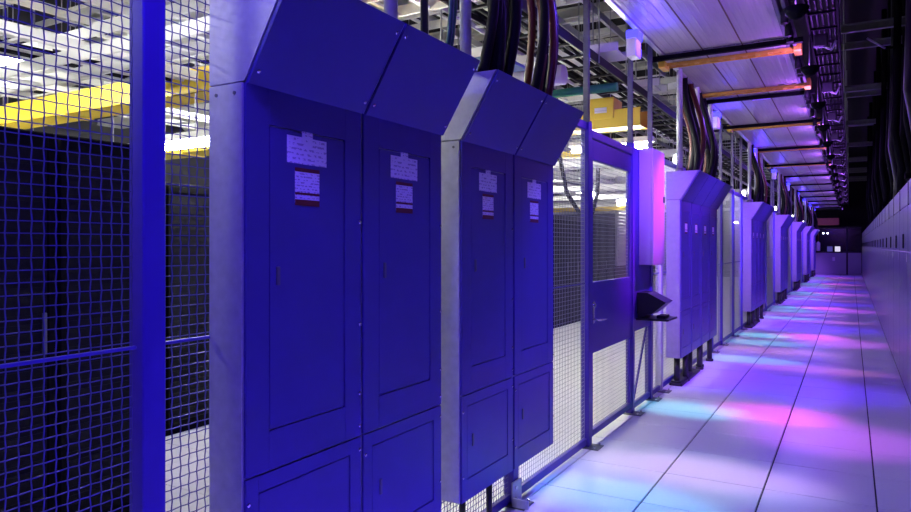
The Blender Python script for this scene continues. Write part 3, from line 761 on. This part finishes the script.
MB().cbox((0, 0, 0.03), (0.95, 0.02, 0.11), 0.004).build('rail', M['white'], bt)
for u in (0.1, 0.85): MB().tube([(u, 0.25, 0.03), (u, 0.25, 3.17)], 0.008, 6).build('hanger', M['galv'], bt)
# loop of black cable hanging behind the door window
lp = MB().tube([(0, -0.02, 1.54), (0.0, 0.1, 0.8), (0.03, 0.3, 0.3), (0.05, 0.8, 0.02), (0.05, 1.3, 0.05), (0, 1.7, 0.4), (0, 1.74, 0.97)], 0.03, 8).build('hanging_cable', M['cable'], None, (-3.4, 8.6, 1.95), smooth=True)
tag(lp, 'black cable hanging in a loop behind the mesh door window', 'cable')
# strip lights of the hall
def strip(x, y, z, L, axis, lab):
    t = thing('strip_light', (x, y, z), lab, 'light', 'white strip lights of the hall')
    h = L/2
    bx = (lambda u0, u1, v, z0, z1: ((-v, u0, z0), (v, u1, z1))) if axis == 'y' else (lambda u0, u1, v, z0, z1: ((u0, -v, z0), (u1, v, z1)))
    MB().cbox(*bx(-h, h, 0.06, 0.04, 0.10), 0.004).build('housing', M['white'], t)
    pts = [(0, -h+0.03, 0), (0, h-0.03, 0)] if axis == 'y' else [(-h+0.03, 0, 0), (h-0.03, 0, 0)]
    MB().tube(pts, 0.035, 10).build('tube', M['tube'], t, smooth=True)
    hm = MB().tube([(0, 0, 0.1), (0, 0, 6.19-z)], 0.006, 6)
    hm.build('hanger', M['galv'], t)
strip(-4.95, 4.05, 2.42, 1.5, 'x', 'white strip light glaring behind the first blue post')
strip(-6.3, 3.1, 3.05, 1.5, 'x', 'added white strip light in front of the left yellow raceway')  # added to light the near side of the yellow raceway
strip(-8.4, 3.2, 2.6, 1.5, 'x', 'added white strip light low at the far left of the hall')  # added for more light on the left of the hall
strip(-2.45, 7.9, 2.68, 1.0, 'x', 'white strip light under the yellow raceway by the door')
for i, (x, y) in enumerate(((-3.0, -1.4), (-3.0, 1.6), (-3.0, 4.5), (-6.5, 1.9), (-3.0, 6.6), (-6.6, 6.5), (-3.0, 8.2), (-6.5, 10.8), (-3.0, 10.2), (-3.0, 13.1), (-6.5, 17.2), (-3.0, 16.5), (-3.0, 22), (-3.0, 28), (-3.0, 34))):  # first and third added to whiten near panel sides and corridor floor
    strip(x if x < -4 else (-3.6 if y < 5 else -4.65), y, (3.05 if y < 5 else 2.6) if x > -4 else 3.3, 1.5, 'y', 'white strip light hung over the hall floor, %s of the lengthwise ones' % ORD[i])
# bare white lamps by the fence
for i, (y, z, x) in enumerate(((8.1, 2.52, -1.74), (14.0, 2.52, -1.76), (20.2, 2.52, -1.76), (26.3, 2.52, -1.76), (32.4, 2.52, -1.76))):
    t = thing('bulkhead_lamp', (x, y, z), 'small bare white lamp glaring above the %s group of panels' % ORD[i+1], 'light', 'bare white lamps above the panel groups')
    MB().tube([(0, 0, -0.06), (0, 0, -0.05), (0, 0, 0.0), (0, 0, 0.05), (0, 0, 0.06)], [0.01, 0.028, 0.036, 0.028, 0.008], 12).build('globe', M['bulb'], t, smooth=True)
    MB().tube([(0, 0, -0.18), (0, 0, -0.05)], 0.012, 8).build('stem', M['strut'], t)

# ------------------------------------------------------------------ added coloured spots tinting floor, panels and box (hung on the tray edge)
NC = {}
def added_spot_can(y, color, cname, aim, watts, ang, sx=1.0, sy=1.0, x=-0.475):
    i = NC.get(cname, 0); NC[cname] = i+1
    t = thing('added_spot_can', (x, y, 3.36), 'added %s spot can under the tray edge, %s of its colour' % (cname, ORD[i]), 'light', 'added %s spot cans' % cname)
    MB().tube([(0, 0, 0.0), (0, 0, 0.08), (0, 0, 0.13)], [0.03, 0.03, 0.015], 10).build('can', M['cable'], t, smooth=True)
    o = lamp('added_spot_light', 'SPOT', (0, 0, -0.02), color, watts*POOL, size=0.03, angle=ang, parent=t, scale=(sx, sy, 1))
    dx, dy, dz = aim[0]-x, aim[1]-y, aim[2]-3.34
    o.rotation_euler = (0, -math.atan2(dx, -dz), 0) if abs(dy) < 0.01 else Vector((dx, dy, dz)).to_track_quat('-Z', 'Y').to_euler()
added_spot_can(7.9, (0.68, 0.05, 1.0), 'bright magenta', (-1.6, 6.72, 1.95), 1700, 24)
for k in range(-1, 6):
    b = BAY*k
    # centre along and across the aisle, colour, watts, half width across and along (the cone is one metre in radius at scale 1)
    for (dy, cx, col, nm, wt, rx, ry) in ((6.85, -0.62, MAGENTA_C, 'magenta', 560, 0.72, 0.55),
                                          (6.25, -0.15, (0.62, 0.08, 1.0), 'violet pink', 380, 0.9, 0.75),
                                          (6.65, -1.30, CYAN_C, 'cyan', 520, 0.60, 0.42),
                                          (8.15, -0.50, (0.07, 0.02, 1.0), 'deep blue', 430, 1.5, 0.95),
                                          (9.95, -1.20, CYAN_C, 'cyan', 340, 0.80, 0.40),
                                          (9.55, -0.45, (1.0, 0.25, 0.75), 'pink', 200, 1.1, 0.40),
                                          (10.95, -0.90, (1.0, 0.25, 0.75), 'pink', 200, 1.0, 0.45),
                                          (11.80, -1.20, CYAN_C, 'cyan', 340, 0.80, 0.40)):
        y = dy+b
        if k == -1 and nm == 'cyan' and dy > 9: y = dy+b+(0.25 if dy < 11 else -9)
        if 3.5 < y < 39.5: added_spot_can(y, col, nm, (cx, y, 0), wt, 33.3, rx, ry)
for y in (0.3, 1.5, 2.6):
    added_spot_can(y, BLUE_C, 'near blue', (-0.42, y, 0), 1100, 54)
for k in range(1, 7):
    for y in (2.15, 3.5):
        added_spot_can(y+BAY*k+0.05, (0.22, 0.06, 1.0), 'panel violet', (-1.6, y+BAY*k+0.05, 0.35), 230, 42, 1.0, 1.3)
for k in range(6):
    added_spot_can(4.9+BAY*k, (0.26, 0.07, 1.0), 'violet', (-1.66, 7.64+BAY*k, 1.45), 1900, 42)
added_spot_can(4.3, BLUE_C, 'panel blue', (-1.6, 3.75, 0.45), 420, 40)
added_spot_can(4.75, (0.55, 0.85, 1.0), 'pale', (-1.05, 4.75, 0), 230, 33.3, 1.2, 0.7)  # added pale spot standing in for white hall light
for k in range(1, 7):  # added violet spots on the cabinet tops to brighten the far hoods
    y = 8.7+BAY*(k-1)
    t = thing('added_hood_spot', (RX+0.06, y, 2.172), 'small added violet spot on top of the right hand cabinets, %s from the camera' % ORD[k-1], 'light', 'added violet spots on the right cabinets')
    MB().cbox((-0.04, -0.04, 0), (0.04, 0.04, 0.02), 0.003).build('base', M['soot'], t)
    MB().tube([(0, 0, 0.02), (0, 0, 0.07)], 0.012, 8).build('stem', M['soot'], t)
    MB().tube([(0.06, 0, 0.10), (-0.03, 0, 0.10), (-0.05, 0, 0.10)], [0.03, 0.035, 0.038], 12).build('can', M['soot'], t, smooth=True)
    lamp('added_hood_light', 'SPOT', (-0.07, 0, 0.10), (0.20, 0.05, 1.0), 330, target=(-2.0, 0, 0.02), size=0.03, angle=52, parent=t, scale=(1.2, 0.55, 1))
